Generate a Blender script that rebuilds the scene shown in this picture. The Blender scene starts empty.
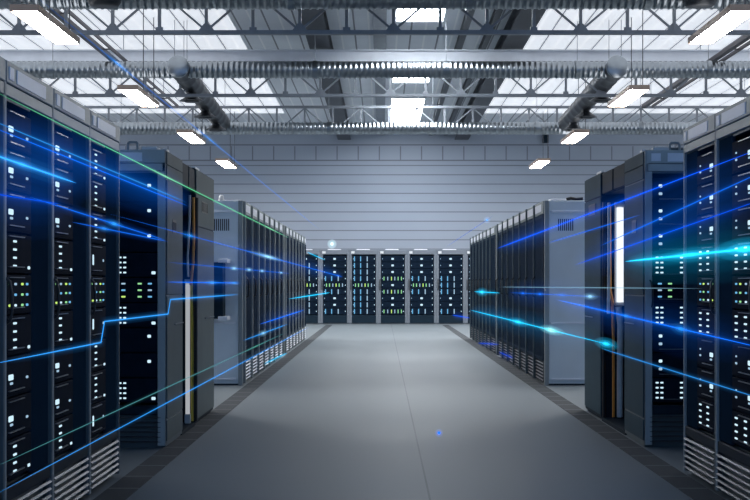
import bpy, bmesh, math, random
from mathutils import Vector, Matrix
random.seed(7)
S = bpy.context.scene
COL = S.collection
PI = math.pi

# ------------------------------------------------------------------ camera
F = 1300.0                 # focal length in pixels of the 750 px frame
CX, CY, CH = 382.0, 283.0, 1.218
cam = bpy.data.cameras.new('camera')
camo = bpy.data.objects.new('camera', cam)
COL.objects.link(camo)
camo.location = (0, 0, CH)
camo.rotation_euler = (PI / 2, 0, 0)
cam.sensor_width = 36
cam.lens = F / 750 * 36
cam.shift_x = -(CX - 375) / 750
cam.shift_y = (CY - 250) / 750
cam.clip_end = 200
S.camera = camo
# ------------------------------------------------------------------ world, exposure
W = bpy.data.worlds.new('world')
S.world = W
W.use_nodes = True
W.node_tree.nodes['Background'].inputs[0].default_value = (0.26, 0.45, 0.80, 1)
W.node_tree.nodes['Background'].inputs[1].default_value = 1.2
S.view_settings.view_transform = 'Standard'
S.view_settings.look = 'None'
S.view_settings.gamma = 1
S.view_settings.exposure = 0.0
S.cycles.use_denoising = True
S.cycles.transparent_max_bounces = 64
S.cycles.max_bounces = 6
S.cycles.sample_clamp_indirect = 6
SKY_L = 30.0               # skylight pane radiance
LAMP_DOWN = 95.0           # pendant diffuser radiance
LAMP_UP = 2.0             # radiance of top faces added to the pendants to light the deck
FILL_WIN_L = 3.0                # radiance of the added, unseen side windows
SHEET_L = 0.78              # daylight through the translucent roof sheets
BEAM = 1.45                 # overall brightness of the light beams

# ------------------------------------------------------------------ materials
def nodes(m):
    m.use_nodes = True
    return m.node_tree.nodes, m.node_tree.links

def mat(name, col, rough=0.5, metal=0.0, var=0.12, scale=6.0, bump=0.0, spec=0.5):
    m = bpy.data.materials.new(name)
    n, l = nodes(m)
    b = n['Principled BSDF']
    b.inputs['Roughness'].default_value = rough
    b.inputs['Metallic'].default_value = metal
    b.inputs['Specular IOR Level'].default_value = spec
    tc = n.new('ShaderNodeTexCoord')
    no = n.new('ShaderNodeTexNoise')
    no.inputs['Scale'].default_value = scale
    no.inputs['Detail'].default_value = 5
    l.new(tc.outputs['Object'], no.inputs['Vector'])
    r = n.new('ShaderNodeValToRGB')
    r.color_ramp.elements[0].position = 0.3
    r.color_ramp.elements[1].position = 0.7
    r.color_ramp.elements[0].color = tuple(c * (1 - var) for c in col) + (1,)
    r.color_ramp.elements[1].color = tuple(min(1, c * (1 + var)) for c in col) + (1,)
    l.new(no.outputs['Fac'], r.inputs['Fac'])
    l.new(r.outputs['Color'], b.inputs['Base Color'])
    if bump:
        bp = n.new('ShaderNodeBump')
        bp.inputs['Strength'].default_value = bump
        bp.inputs['Distance'].default_value = 0.01
        l.new(no.outputs['Fac'], bp.inputs['Height'])
        l.new(bp.outputs['Normal'], b.inputs['Normal'])
    return m

def emit(name, col, s, sample=False):
    m = bpy.data.materials.new(name)
    n, l = nodes(m)
    n.remove(n['Principled BSDF'])
    e = n.new('ShaderNodeEmission')
    e.inputs[0].default_value = tuple(col) + (1,)
    e.inputs[1].default_value = s
    l.new(e.outputs[0], n['Material Output'].inputs['Surface'])
    m.cycles.emission_sampling = 'FRONT' if sample else 'NONE'
    return m

_vol = {}
def glow_mat(col, s):
    k = (tuple(col), round(s, 3))
    if k in _vol: return _vol[k]
    m = bpy.data.materials.new('glow')
    n, l = nodes(m)
    n.remove(n['Principled BSDF'])
    e = n.new('ShaderNodeEmission')
    e.inputs[0].default_value = tuple(col) + (1,)
    e.inputs[1].default_value = s
    l.new(e.outputs[0], n['Material Output'].inputs['Volume'])
    _vol[k] = m
    return m

M = {}
M['frame'] = mat('cabinet_paint', (0.075, 0.11, 0.13), 0.55, 0.0, 0.06, 5)
M['frame_dark'] = mat('cabinet_dark_paint', (0.010, 0.022, 0.036), 0.6, 0.0, 0.08, 5, 0, 0.08)
M['frame_back'] = mat('back_row_paint', (0.14, 0.165, 0.20), 0.5, 0.0, 0.05, 3)
M['post'] = mat('post_metal', (0.30, 0.335, 0.35), 0.5, 0.0, 0.06, 4, 0, 0.2)
M['header_lit'] = mat('lit_header_paint', (0.42, 0.46, 0.46), 0.5, 0.0, 0.05, 4, 0, 0.2)  # header paint lightened: front light on the camera-facing cabinets put into the colour
M['stile'] = mat('lit_stile_paint', (0.36, 0.40, 0.41), 0.5, 0.0, 0.06, 4, 0, 0.2)  # pale stile, lightened further to carry the same front light
M['side_lit'] = mat('lit_side_panel_paint', (0.105, 0.135, 0.145), 0.6, 0.0, 0.06, 4, 0, 0.1)  # side paint lightened to put the left flanks' stronger light into the colour
M['header'] = mat('header_paint', (0.235, 0.28, 0.29), 0.45, 0.1, 0.05, 4)
M['plate'] = mat('label_plate', (0.80, 0.83, 0.90), 0.4, 0.0, 0.04, 3)
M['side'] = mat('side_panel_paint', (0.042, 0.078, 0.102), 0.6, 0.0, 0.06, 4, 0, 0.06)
M['blank'] = mat('blank_panel_paint', (0.012, 0.028, 0.050), 0.8, 0.0, 0.08, 5, 0, 0.0)
M['end'] = mat('end_panel_paint', (0.74, 0.80, 0.85), 0.45, 0.1, 0.05, 2)
M['server'] = mat('server_face', (0.006, 0.013, 0.026), 0.7, 0.0, 0.15, 12, 0, 0.02)
M['slot'] = mat('slot_metal', (0.22, 0.24, 0.28), 0.3, 0.7, 0.08, 8)
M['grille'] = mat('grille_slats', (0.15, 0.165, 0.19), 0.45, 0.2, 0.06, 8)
M['grille_shaded'] = mat('grille_slats_shaded', (0.07, 0.075, 0.085), 0.4, 0.5, 0.06, 8)  # darker slat copy, with the lack of light put into the colour
M['black'] = mat('black_plastic', (0.012, 0.013, 0.016), 0.4, 0.0, 0.1, 10)
M['doorm'] = mat('mesh_door', (0.012, 0.028, 0.055), 0.7, 0.0, 0.2, 60, 0, 0.04)
M['white'] = mat('white_plastic', (0.62, 0.64, 0.66), 0.4, 0, 0.04, 5)
M['steel'] = mat('truss_steel', (0.24, 0.26, 0.29), 0.45, 0.4, 0.12, 4)
M['girder'] = mat('girder_paint', (0.055, 0.062, 0.075), 0.5, 0.2, 0.12, 3)
M['beamw'] = mat('roof_beam_paint', (0.82, 0.85, 0.90), 0.5, 0, 0.06, 3)
M['duct'] = mat('galvanised_duct', (0.34, 0.37, 0.40), 0.28, 1.0, 0.08, 7)
M['duct_shaded'] = mat('shaded_duct', (0.030, 0.034, 0.042), 0.4, 0.3, 0.1, 5)  # duct metal darkened: shade on the branch ducts put into the colour
M['rail'] = mat('rail_paint', (0.10, 0.09, 0.10), 0.45, 0.3, 0.1, 4)
M['lampbody'] = mat('lamp_housing', (0.40, 0.30, 0.24), 0.4, 0.3, 0.05, 4)
M['cablew'] = mat('white_cable', (0.75, 0.75, 0.75), 0.4, 0, 0.05, 20)
M['cableo'] = mat('orange_cable', (0.85, 0.32, 0.04), 0.4, 0, 0.08, 20)
M['cabley'] = mat('yellow_cable', (0.75, 0.55, 0.06), 0.4, 0, 0.08, 20)
M['led_white'] = emit('led_white', (0.62, 0.86, 1.0), 1.05)
M['led_soft'] = emit('led_soft', (0.50, 0.76, 1.0), 0.7)
M['led_green'] = emit('led_green', (0.42, 1.0, 0.45), 0.75)
M['led_yellow'] = emit('led_yellow', (0.66, 1.0, 0.22), 0.9)
M['led_cyan'] = emit('led_cyan', (0.20, 0.60, 1.0), 0.8)
M['lamp_dn'] = emit('lamp_diffuser', (1.0, 0.95, 0.90), LAMP_DOWN, True)
M['lamp_up'] = emit('added_uplight', (0.95, 0.97, 1.0), LAMP_UP, True)
M['sky'] = emit('skylight_pane', (0.90, 0.95, 1.0), SKY_L, True)
M['pane'] = emit('added_side_pane', (0.92, 0.95, 1.0), FILL_WIN_L, True)
M['trunk_glow'] = emit('cable_trunk_glow', (0.90, 0.95, 1.0), 0.42, True)  # emission in place of light falling on the white cable trunk
M['tube'] = emit('cabinet_tube', (0.90, 0.96, 1.0), 1.1, True)

def math_node(n, l, op, a, b=None):
    x = n.new('ShaderNodeMath'); x.operation = op
    for i, v in enumerate((a, b)):
        if v is None: continue
        if isinstance(v, (int, float)): x.inputs[i].default_value = v
        else: l.new(v, x.inputs[i])
    return x.outputs[0]

def mixc(n, l, fac, a, b):
    x = n.new('ShaderNodeMix'); x.data_type = 'RGBA'
    l.new(fac, x.inputs[0])
    for i, v in ((6, a), (7, b)):
        if isinstance(v, tuple): x.inputs[i].default_value = v + (1,)
        else: l.new(v, x.inputs[i])
    return x.outputs[2]

def line_mask(n, l, coord, period, width, offset=0.0):
    """1 inside a line of given width repeated every period."""
    a = math_node(n, l, 'ADD', coord, offset + period * 100)
    a = math_node(n, l, 'MODULO', a, period)
    return math_node(n, l, 'LESS_THAN', a, width)

def floor_mat():
    m = bpy.data.materials.new('concrete_floor'); n, l = nodes(m)
    b = n['Principled BSDF']
    tc = n.new('ShaderNodeTexCoord'); sp = n.new('ShaderNodeSeparateXYZ')
    l.new(tc.outputs['Object'], sp.inputs[0])
    no = n.new('ShaderNodeTexNoise'); no.inputs['Scale'].default_value = 0.8; no.inputs['Detail'].default_value = 8
    l.new(tc.outputs['Object'], no.inputs['Vector'])
    r = n.new('ShaderNodeValToRGB')
    r.color_ramp.elements[0].position = 0.25; r.color_ramp.elements[1].position = 0.75
    r.color_ramp.elements[0].color = (0.140, 0.168, 0.186, 1); r.color_ramp.elements[1].color = (0.172, 0.200, 0.220, 1)
    l.new(no.outputs['Fac'], r.inputs['Fac'])
    d = math_node(n, l, 'ABSOLUTE', math_node(n, l, 'SUBTRACT', sp.outputs[0], 0.27))
    seam = math_node(n, l, 'LESS_THAN', d, 0.006)
    fine = n.new('ShaderNodeTexNoise'); fine.inputs['Scale'].default_value = 60; fine.inputs['Detail'].default_value = 3
    l.new(tc.outputs['Object'], fine.inputs['Vector'])
    l.new(mixc(n, l, seam, r.outputs['Color'], (0.075, 0.092, 0.104)), b.inputs['Base Color'])
    rr = n.new('ShaderNodeMapRange')
    rr.inputs['To Min'].default_value = 0.46; rr.inputs['To Max'].default_value = 0.58
    l.new(no.outputs['Fac'], rr.inputs['Value']); l.new(rr.outputs[0], b.inputs['Roughness'])
    bp = n.new('ShaderNodeBump'); bp.inputs['Strength'].default_value = 0.08; bp.inputs['Distance'].default_value = 0.004
    l.new(fine.outputs['Fac'], bp.inputs['Height']); l.new(bp.outputs['Normal'], b.inputs['Normal'])
    return m

def strip_mat():
    m = bpy.data.materials.new('floor_strip_tiles'); n, l = nodes(m)
    b = n['Principled BSDF']; b.inputs['Roughness'].default_value = 0.75; b.inputs['Specular IOR Level'].default_value = 0.2
    tc = n.new('ShaderNodeTexCoord'); sp = n.new('ShaderNodeSeparateXYZ')
    l.new(tc.outputs['Object'], sp.inputs[0])
    a = line_mask(n, l, sp.outputs[1], 0.48, 0.022)
    no = n.new('ShaderNodeTexNoise'); no.inputs['Scale'].default_value = 30
    l.new(tc.outputs['Object'], no.inputs['Vector'])
    r = n.new('ShaderNodeValToRGB')
    r.color_ramp.elements[0].color = (0.040, 0.046, 0.052, 1); r.color_ramp.elements[1].color = (0.062, 0.070, 0.078, 1)
    l.new(no.outputs['Fac'], r.inputs['Fac'])
    l.new(mixc(n, l, a, r.outputs['Color'], (0.20, 0.215, 0.23)), b.inputs['Base Color'])
    return m

def deck_mat(glow=0.0):
    m = bpy.data.materials.new('roof_sheet' if glow else 'roof_deck'); n, l = nodes(m)
    b = n['Principled BSDF']; b.inputs['Roughness'].default_value = 0.55
    tc = n.new('ShaderNodeTexCoord'); sp = n.new('ShaderNodeSeparateXYZ')
    l.new(tc.outputs['Object'], sp.inputs[0])
    dark = line_mask(n, l, sp.outputs[0], 0.525, 0.032)
    lite = line_mask(n, l, sp.outputs[0], 0.525, 0.035, 0.26)
    no = n.new('ShaderNodeTexNoise'); no.inputs['Scale'].default_value = 2
    l.new(tc.outputs['Object'], no.inputs['Vector'])
    r = n.new('ShaderNodeValToRGB')
    r.color_ramp.elements[0].color = (0.72, 0.75, 0.80, 1); r.color_ramp.elements[1].color = (0.80, 0.83, 0.88, 1)
    l.new(no.outputs['Fac'], r.inputs['Fac'])
    c = mixc(n, l, lite, r.outputs['Color'], (0.92, 0.93, 0.95))
    c = mixc(n, l, dark, c, (0.20, 0.21, 0.24))
    l.new(c, b.inputs['Base Color'])
    if glow:
        l.new(c, b.inputs['Emission Color']); b.inputs['Emission Strength'].default_value = glow
        m.cycles.emission_sampling = 'FRONT'
    return m

def wall_mat():
    m = bpy.data.materials.new('wall_cladding'); n, l = nodes(m)
    b = n['Principled BSDF']; b.inputs['Roughness'].default_value = 0.55
    tc = n.new('ShaderNodeTexCoord'); sp = n.new('ShaderNodeSeparateXYZ')
    l.new(tc.outputs['Object'], sp.inputs[0])
    z = sp.outputs[2]
    lo = math_node(n, l, 'LESS_THAN', z, 5.00)
    hi = math_node(n, l, 'GREATER_THAN', z, 5.00)
    hor = line_mask(n, l, z, 0.288, 0.03, 0.05)
    ver = line_mask(n, l, sp.outputs[0], 0.655, 0.035, 0.1)
    band = math_node(n, l, 'LESS_THAN', z, 5.46)
    ver = math_node(n, l, 'MULTIPLY', math_node(n, l, 'MULTIPLY', ver, hi), band)
    e1 = math_node(n, l, 'LESS_THAN', math_node(n, l, 'ABSOLUTE', math_node(n, l, 'SUBTRACT', z, 5.02)), 0.02)
    e2 = math_node(n, l, 'LESS_THAN', math_node(n, l, 'ABSOLUTE', math_node(n, l, 'SUBTRACT', z, 5.50)), 0.02)
    hor = math_node(n, l, 'MULTIPLY', hor, lo)
    k = math_node(n, l, 'MAXIMUM', math_node(n, l, 'MAXIMUM', hor, ver), math_node(n, l, 'MAXIMUM', e1, e2))
    no = n.new('ShaderNodeTexNoise'); no.inputs['Scale'].default_value = 0.7; no.inputs['Detail'].default_value = 4
    l.new(tc.outputs['Object'], no.inputs['Vector'])
    r = n.new('ShaderNodeValToRGB')
    r.color_ramp.elements[0].color = (0.305, 0.355, 0.435, 1); r.color_ramp.elements[1].color = (0.355, 0.405, 0.49, 1)
    l.new(no.outputs['Fac'], r.inputs['Fac'])
    l.new(mixc(n, l, k, r.outputs['Color'], (0.16, 0.18, 0.22)), b.inputs['Base Color'])
    return m

M['floor'] = floor_mat(); M['strip'] = strip_mat(); M['deck'] = deck_mat(); M['sheet'] = deck_mat(SHEET_L); M['wall'] = wall_mat()
M['wall_plain'] = mat('side_wall_paint', (0.50, 0.53, 0.58), 0.6, 0, 0.05, 1)

# ------------------------------------------------------------------ mesh helpers
class MB:
    def __init__(s): s.v = []; s.f = []
    def add(s, v, f):
        b = len(s.v); s.v += [tuple(p) for p in v]; s.f += [tuple(i + b for i in q) for q in f]; return s
    def box(s, x0, x1, y0, y1, z0, z1):
        v = [(x0,y0,z0),(x1,y0,z0),(x1,y1,z0),(x0,y1,z0),(x0,y0,z1),(x1,y0,z1),(x1,y1,z1),(x0,y1,z1)]
        return s.add(v, [(0,3,2,1),(4,5,6,7),(0,1,5,4),(1,2,6,5),(2,3,7,6),(3,0,4,7)])
    def cbox(s, x0, x1, y0, y1, z0, z1, c=0.006):
        bm = bmesh.new()
        bmesh.ops.create_cube(bm, size=1)
        for v in bm.verts:
            v.co = Vector(((x0+x1)/2 + v.co.x*(x1-x0), (y0+y1)/2 + v.co.y*(y1-y0), (z0+z1)/2 + v.co.z*(z1-z0)))
        bmesh.ops.bevel(bm, geom=list(bm.edges), offset=c, segments=1, affect='EDGES')
        bm.verts.index_update()
        s.add([v.co.copy() for v in bm.verts], [[v.index for v in f.verts] for f in bm.faces]); bm.free(); return s
    def bar(s, a, b, w, h, up=(0, 0, 1)):
        a = Vector(a); b = Vector(b); d = (b - a).normalized(); up = Vector(up)
        r = d.cross(up)
        if r.length < 1e-4: r = d.cross(Vector((0, 1, 0)))
        r.normalize(); u = r.cross(d)
        v = []
        for p in (a, b):
            for sx, sz in ((-1,-1),(1,-1),(1,1),(-1,1)): v.append(p + r*sx*w/2 + u*sz*h/2)
        return s.add(v, [(0,1,2,3),(7,6,5,4),(0,4,5,1),(1,5,6,2),(2,6,7,3),(3,7,4,0)])
    def tube(s, pts, r, seg=10, cap=True):
        pts = [Vector(p) for p in pts]
        rs = r if isinstance(r, (list, tuple)) else [r] * len(pts)
        rings = []; prev = None
        for i, p in enumerate(pts):
            if i == 0: d = pts[1] - p
            elif i == len(pts) - 1: d = p - pts[i-1]
            else: d = (pts[i+1] - p).normalized() + (p - pts[i-1]).normalized()
            d = d.normalized()
            if prev is None:
                ref = Vector((0, 0, 1)) if abs(d.z) < 0.9 else Vector((1, 0, 0))
                a = d.cross(ref).normalized()
            else:
                a = (prev - d * prev.dot(d)).normalized()
            prev = a; b = d.cross(a)
            rings.append([p + (a*math.cos(t) + b*math.sin(t)) * rs[i] for t in [2*PI*k/seg for k in range(seg)]])
        v = [q for R in rings for q in R]; f = []
        for i in range(len(rings) - 1):
            for k in range(seg):
                k2 = (k + 1) % seg
                f.append((i*seg+k, (i+1)*seg+k, (i+1)*seg+k2, i*seg+k2))
        if cap:
            f.append(tuple(range(seg))); f.append(tuple((len(rings)-1)*seg + k for k in reversed(range(seg))))
        return s.add(v, f)
    def lathe(s, prof, c, seg=24):
        """prof: list of (r, z) about a vertical axis through c"""
        return s.tube([(c[0], c[1], c[2] + z) for r, z in prof], [max(r, 0.001) for r, z in prof], seg)
    def mesh(s, name, m, smooth=False):
        me = bpy.data.meshes.new(name); me.from_pydata([tuple(p) for p in s.v], [], s.f)
        bm = bmesh.new(); bm.from_mesh(me); bmesh.ops.recalc_face_normals(bm, faces=bm.faces); bm.to_mesh(me); bm.free()
        if smooth:
            for p in me.polygons: p.use_smooth = True
            try: me.set_sharp_from_angle(angle=0.9)
            except Exception: pass
        me.materials.append(m); return me
    def build(s, name, m, parent=None, smooth=False):
        return link(name, s.mesh(name, m, smooth), parent)

def link(name, me, parent=None):
    o = bpy.data.objects.new(name, me); COL.objects.link(o)
    if parent: o.parent = parent
    return o

def tag(o, label, cat, group=None):
    o['label'] = label; o['category'] = cat
    if group: o['group'] = group
    return o

def thing(name, label, cat, loc=(0, 0, 0), rz=0.0, group=None):
    o = bpy.data.objects.new(name, None); COL.objects.link(o)
    o.empty_display_size = 0.1
    o.location = loc; o.rotation_euler = (0, 0, rz)
    return tag(o, label, cat, group)

def struct(o):
    o['kind'] = 'structure'; return o

def copy_tree(o, parent=None):
    c = o.copy(); COL.objects.link(c)
    if parent: c.parent = parent
    for ch in list(o.children): copy_tree(ch, c)
    return c

ORD = ['first', 'second', 'third', 'fourth', 'fifth', 'sixth', 'seventh', 'eighth', 'ninth', 'tenth', 'eleventh', 'twelfth', 'thirteenth', 'fourteenth']

# ------------------------------------------------------------------ shell
ROOF = CH + 4.70
YB = 40.3
HW = 12.0
struct(MB().box(-HW, HW, -3, YB, -0.12, 0).build('floor', M['floor']))
struct(MB().box(-HW, HW, YB, YB + 0.2, -0.12, ROOF + 0.1).build('wall_back', M['wall']))
# side walls with a high band of glowing windows, added out of view to brighten the deck
WN = 4
for sgn, nm in ((-1, 'left'), (1, 'right')):
    x0, x1 = sorted((sgn * HW, sgn * (HW + 0.2)))
    wm = MB().box(x0, x1, -3, YB, -0.12, 4.0); wm.box(x0, x1, -3, YB, 5.55, ROOF + 0.1)
    wm.box(x0, x1, -3, 14.0, 4.0, 5.55); wm.box(x0, x1, 38.6, YB, 4.0, 5.55)
    for k in range(3): wm.box(x0, x1, 19.8 + k * 6.2, 20.2 + k * 6.2, 4.0, 5.55)
    struct(wm.build('wall_' + nm, M['wall_plain']))
    for k in range(4):
        a = 14.0 if k == 0 else 14.0 + 6.2 * k; b2 = 19.8 + 6.2 * k if k < 3 else 38.6
        fr = MB(); fr.box(x0, x1, a, a + 0.06, 4.0, 5.55); fr.box(x0, x1, b2 - 0.06, b2, 4.0, 5.55); fr.box(x0, x1, a + 0.06, b2 - 0.06, 4.0, 4.06); fr.box(x0, x1, a + 0.06, b2 - 0.06, 5.49, 5.55)
        fr.box(x0, x1, (a + b2) / 2 - 0.03, (a + b2) / 2 + 0.03, 4.06, 5.49)
        WN += 1
        w = struct(fr.build('window_%d' % WN, M['white']))  # added window, unseen, there to light the deck sides
        MB().box(x0 + 0.08, x1 - 0.08, a + 0.06, b2 - 0.06, 4.06, 5.49).build('pane', M['pane'], w)
# roof deck with three real openings for the skylights
SKX0, SKX1 = 0.22, 1.12
SKY = [(21.4, 23.3), (26.8, 30.4), (33.0, 37.8)]
SHL, SHR, SHY0, SHY1 = -2.7, 2.62, 11.0, 36.0
cm = MB(); cm.box(SHL, SKX0, -3, YB, ROOF, ROOF + 0.12); cm.box(SKX1, SHR, -3, YB, ROOF, ROOF + 0.12)
for x0, x1 in ((-HW, SHL), (SHR, HW)):
    cm.box(x0, x1, -3, SHY0, ROOF, ROOF + 0.12); cm.box(x0, x1, SHY1, YB, ROOF, ROOF + 0.12)
    struct(MB().box(x0, x1, SHY0, SHY1, ROOF, ROOF + 0.06).build('window_%d' % (20 if x0 < 0 else 21), M['sheet']))
ys = [-3] + [y for a in SKY for y in a] + [YB]
for i in range(0, len(ys), 2): cm.box(SKX0, SKX1, ys[i], ys[i+1], ROOF, ROOF + 0.12)
struct(cm.build('ceiling', M['deck']))
for i, (a, b) in enumerate(SKY):
    fr = MB()
    fr.box(SKX0, SKX0 + 0.03, a, b, ROOF - 0.02, ROOF + 0.14); fr.box(SKX1 - 0.03, SKX1, a, b, ROOF - 0.02, ROOF + 0.14)
    fr.box(SKX0 + 0.03, SKX1 - 0.03, a, a + 0.03, ROOF - 0.02, ROOF + 0.14); fr.box(SKX0 + 0.03, SKX1 - 0.03, b - 0.03, b, ROOF - 0.02, ROOF + 0.14)
    w = struct(fr.build('window_%d' % (i + 1), M['beamw']))
    MB().box(SKX0 + 0.03, SKX1 - 0.03, a + 0.03, b - 0.03, ROOF + 0.06, ROOF + 0.08).build('pane', M['sky'], w)
struct(MB().box(-1.62, -1.44, 0.5, YB - 2.6, 0, 0.004).build('trim_1', M['strip']))
struct(MB().box(1.75, 1.925, 0.5, YB - 2.6, 0, 0.004).build('trim_2', M['strip']))

# ------------------------------------------------------------------ roof steel
def truss(Y, label):
    t = thing('roof_truss', label, 'truss', (0, Y, 0), 0, 'roof trusses')
    zl, zu = CH + 3.50, CH + 4.12
    MB().box(-HW + 0.02, HW - 0.02, -0.05, 0.05, zl - 0.022, zl + 0.032).build('lower_chord', M['steel'], t)
    MB().box(-HW + 0.02, HW - 0.02, -0.05, 0.05, zu - 0.035, zu + 0.020).build('upper_chord', M['steel'], t)
    p = 0.655
    vm = MB().box(-0.022, 0.022, -0.022, 0.022, zl + 0.035, zu - 0.035).mesh('vertical_strut', M['steel'])
    d1 = MB().bar((0, 0, zl + 0.03), (p, 0, zu - 0.03), 0.03, 0.03).mesh('diagonal_strut', M['steel'])
    d2 = MB().bar((0, 0, zl + 0.03), (-p, 0, zu - 0.03), 0.03, 0.03).mesh('diagonal_strut', M['steel'])
    g = MB(); g.add([(-0.11, -0.012, zl + 0.03), (0.11, -0.012, zl + 0.03), (0.035, -0.012, zl + 0.13), (-0.035, -0.012, zl + 0.13),
                     (-0.11, 0.012, zl + 0.03), (0.11, 0.012, zl + 0.03), (0.035, 0.012, zl + 0.13), (-0.035, 0.012, zl + 0.13)],
                    [(0,1,2,3),(7,6,5,4),(0,4,5,1),(1,5,6,2),(2,6,7,3),(3,7,4,0)])
    gm = g.mesh('gusset_plate', M['steel'])
    gs = MB(); gs.box(-0.05, 0.05, -0.012, 0.012, zl + 0.03, zl + 0.08); gsm = gs.mesh('gusset_plate', M['steel'])
    k0 = int(HW / p)
    for k in range(-k0, k0 + 1):
        x = k * p + 0.16
        if abs(x) > HW - 0.8: continue
        o = link('vertical_strut', vm, t); o.location.x = x
        if k % 2 == 0:
            for d in (d1, d2): o = link('diagonal_strut', d, t); o.location.x = x
            o = link('gusset_plate', gm, t); o.location.x = x
        else:
            o = link('gusset_plate', gsm, t); o.location.x = x
truss(18.2, 'steel lattice roof truss nearest the camera, just behind the nearest cross duct')
truss(24.3, 'steel lattice roof truss behind the middle cross duct')
truss(30.4, 'steel lattice roof truss farthest back, behind the duct by the end wall')

b = MB(); b.box(-HW + 0.02, HW - 0.02, 24.45, 24.49, CH + 4.17, CH + 4.36)
b.box(-HW + 0.02, HW - 0.02, 24.38, 24.56, CH + 4.36, CH + 4.38); b.box(-HW + 0.02, HW - 0.02, 24.38, 24.56, CH + 4.155, CH + 4.17)
tag(b.build('roof_beam', M['beamw']), 'pale grey roof beam across the ceiling above the middle cross duct', 'beam')

def girder(x, w, h, m, label, y0=8, y1=YB - 0.02):
    g = MB(); z1 = ROOF - 0.005
    g.box(x - w/2, x + w/2, y0, y1, z1 - h, z1 - h + 0.025); g.box(x - w/2, x + w/2, y0, y1, z1 - 0.025, z1)
    g.box(x - w*0.32, x + w*0.32, y0, y1, z1 - h + 0.025, z1 - 0.025)
    tag(g.build('roof_girder', m), label, 'girder', 'roof girders running along the hall')
girder(-1.17, 0.40, 0.26, M['girder'], 'broad dark roof girder running along the hall left of the skylights')
girder(2.46, 0.42, 0.26, M['girder'], 'broad dark roof girder running along the hall right of the skylights')
girder(-0.04, 0.24, 0.12, M['steel'], 'grey roof girder directly left of the skylights over the aisle')
girder(1.50, 0.11, 0.12, M['girder'], 'slim dark roof girder just right of the skylights')
girder(1.98, 0.11, 0.12, M['girder'], 'slim dark roof girder beside the broad right one')
def rail(x, D, y0, y1, label):
    g = MB(); z = CH + D
    g.box(x - 0.05, x + 0.05, y0, y1, z - 0.05, z + 0.02); g.box(x + 0.18, x + 0.21, y0, y1, z - 0.04, z + 0.02)
    y = y0 + 0.5
    while y < y1: g.box(x + 0.05, x + 0.18, y, y + 0.04, z - 0.02, z); y += 1.5
    r = g.build('cable_rail', M['rail'])
    tag(r, label, 'rail')
    y = y0 + 1.0; n = 0
    while y < y1:
        MB().tube([(x, y, z + 0.02), (x, y, ROOF - 0.001)], 0.008, 6).build('hanger_rod', M['steel'], r); y += 4.5
rail(-4.87, 4.06, 10, 29.8, 'dark cable rail hung under the roof on the left side')
rail(6.0, 4.06, 10, 29.8, 'dark cable rail hung under the roof on the right side')

# ------------------------------------------------------------------ ducts
def ribbed(a, b, r, pitch=0.095, rib=0.012, seg=20):
    a = Vector(a); b = Vector(b); L = (b - a).length; d = (b - a) / L
    pts = []; rs = []; t = 0.0
    while t < L - pitch:
        for q, rr in ((0.0, r), (0.55, r), (0.68, r + rib), (0.88, r + rib)):
            pts.append(a + d * (t + q * pitch)); rs.append(rr)
        t += pitch
    pts.append(b); rs.append(r)
    return MB().tube(pts, rs, seg)
def cross_duct(Y, D, r, label):
    z = CH + D
    t = thing('air_duct', label, 'duct', (0, Y, z), 0, 'round ducts crossing the hall')
    ribbed((-HW + 0.05, 0, 0), (HW - 0.05, 0, 0), r).build('pipe', M['duct'], t, True)
    x = -HW + 1.4
    cl = MB().tube([(-0.04, 0, 0), (-0.04, 0, 0.0001), (0.04, 0, 0)][::2], r + 0.02, 20).mesh('joint_collar', M['duct'], True)
    while x < HW - 1:
        o = link('joint_collar', cl, t); o.location.x = x
        MB().tube([(x, 0, r + 0.02), (x, 0, ROOF - z - 0.001)], 0.006, 6).build('hanger_rod', M['steel'], t)
        x += 2.35
    return t
cross_duct(17.2, 3.78, 0.15, 'ribbed metal air duct crossing the hall nearest the camera at the top edge')
cross_duct(23.3, 3.82, 0.145, 'ribbed metal air duct crossing the hall in the middle of the ceiling')
cross_duct(29.4, 3.50, 0.13, 'ribbed metal air duct crossing the hall in front of the end wall')
for x, nm in ((-3.60, 'left'), (4.12, 'right')):
    p = MB().lathe([(0.10, -0.16), (0.18, -0.15), (0.215, -0.10), (0.22, 0.0), (0.20, 0.12), (0.12, 0.16)], (0, 0, 0), 24)
    o = p.build('duct_elbow', M['duct_shaded'], None, True); o.location = (x, 16.85, CH + 3.74)
    tag(o, 'dark round duct elbow hanging at the top edge on the %s side' % nm, 'duct elbow', 'duct elbows')
def branch(x, nm):
    t = thing('branch_duct', 'thick branch air duct running back with round diffusers under it, %s side' % nm, 'duct', (x, 23.3, CH + 3.72), 0, 'branch ducts')
    ribbed((0, -0.32, 0.10), (0, 5.98, -0.12), 0.185, 0.5, 0.008).build('pipe', M['duct_shaded'], t, True)
    MB().tube([(0, -0.34, 0.10), (0, -0.37, 0.10), (0, -0.385, 0.10)], [0.20, 0.195, 0.165], 24).build('end_cap', M['duct'], t, True)
    for yy in (1.3, 3.2, 4.9):
        zc = 0.10 - 0.22 * (yy + 0.32) / 6.3
        d = MB().lathe([(0.085, -0.10), (0.085, -0.20), (0.10, -0.22), (0.14, -0.26), (0.225, -0.31), (0.23, -0.32), (0.20, -0.33), (0.07, -0.32)], (0, yy, zc), 24)
        df = d.build('diffuser', M['duct_shaded'], t, True)
        MB().lathe([(0.13, -0.345), (0.135, -0.335), (0.05, -0.31)], (0, yy, zc), 20).build('diffuser_disc', M['duct_shaded'], df, True)
    for dx in (-0.1, 0.12):
        MB().tube([(dx, -0.1, 0.20), (dx, -0.1, ROOF - CH - 3.72 - 0.001)], 0.006, 6).build('hanger_rod', M['steel'], t)
branch(-3.60, 'left'); branch(4.15, 'right')

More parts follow.
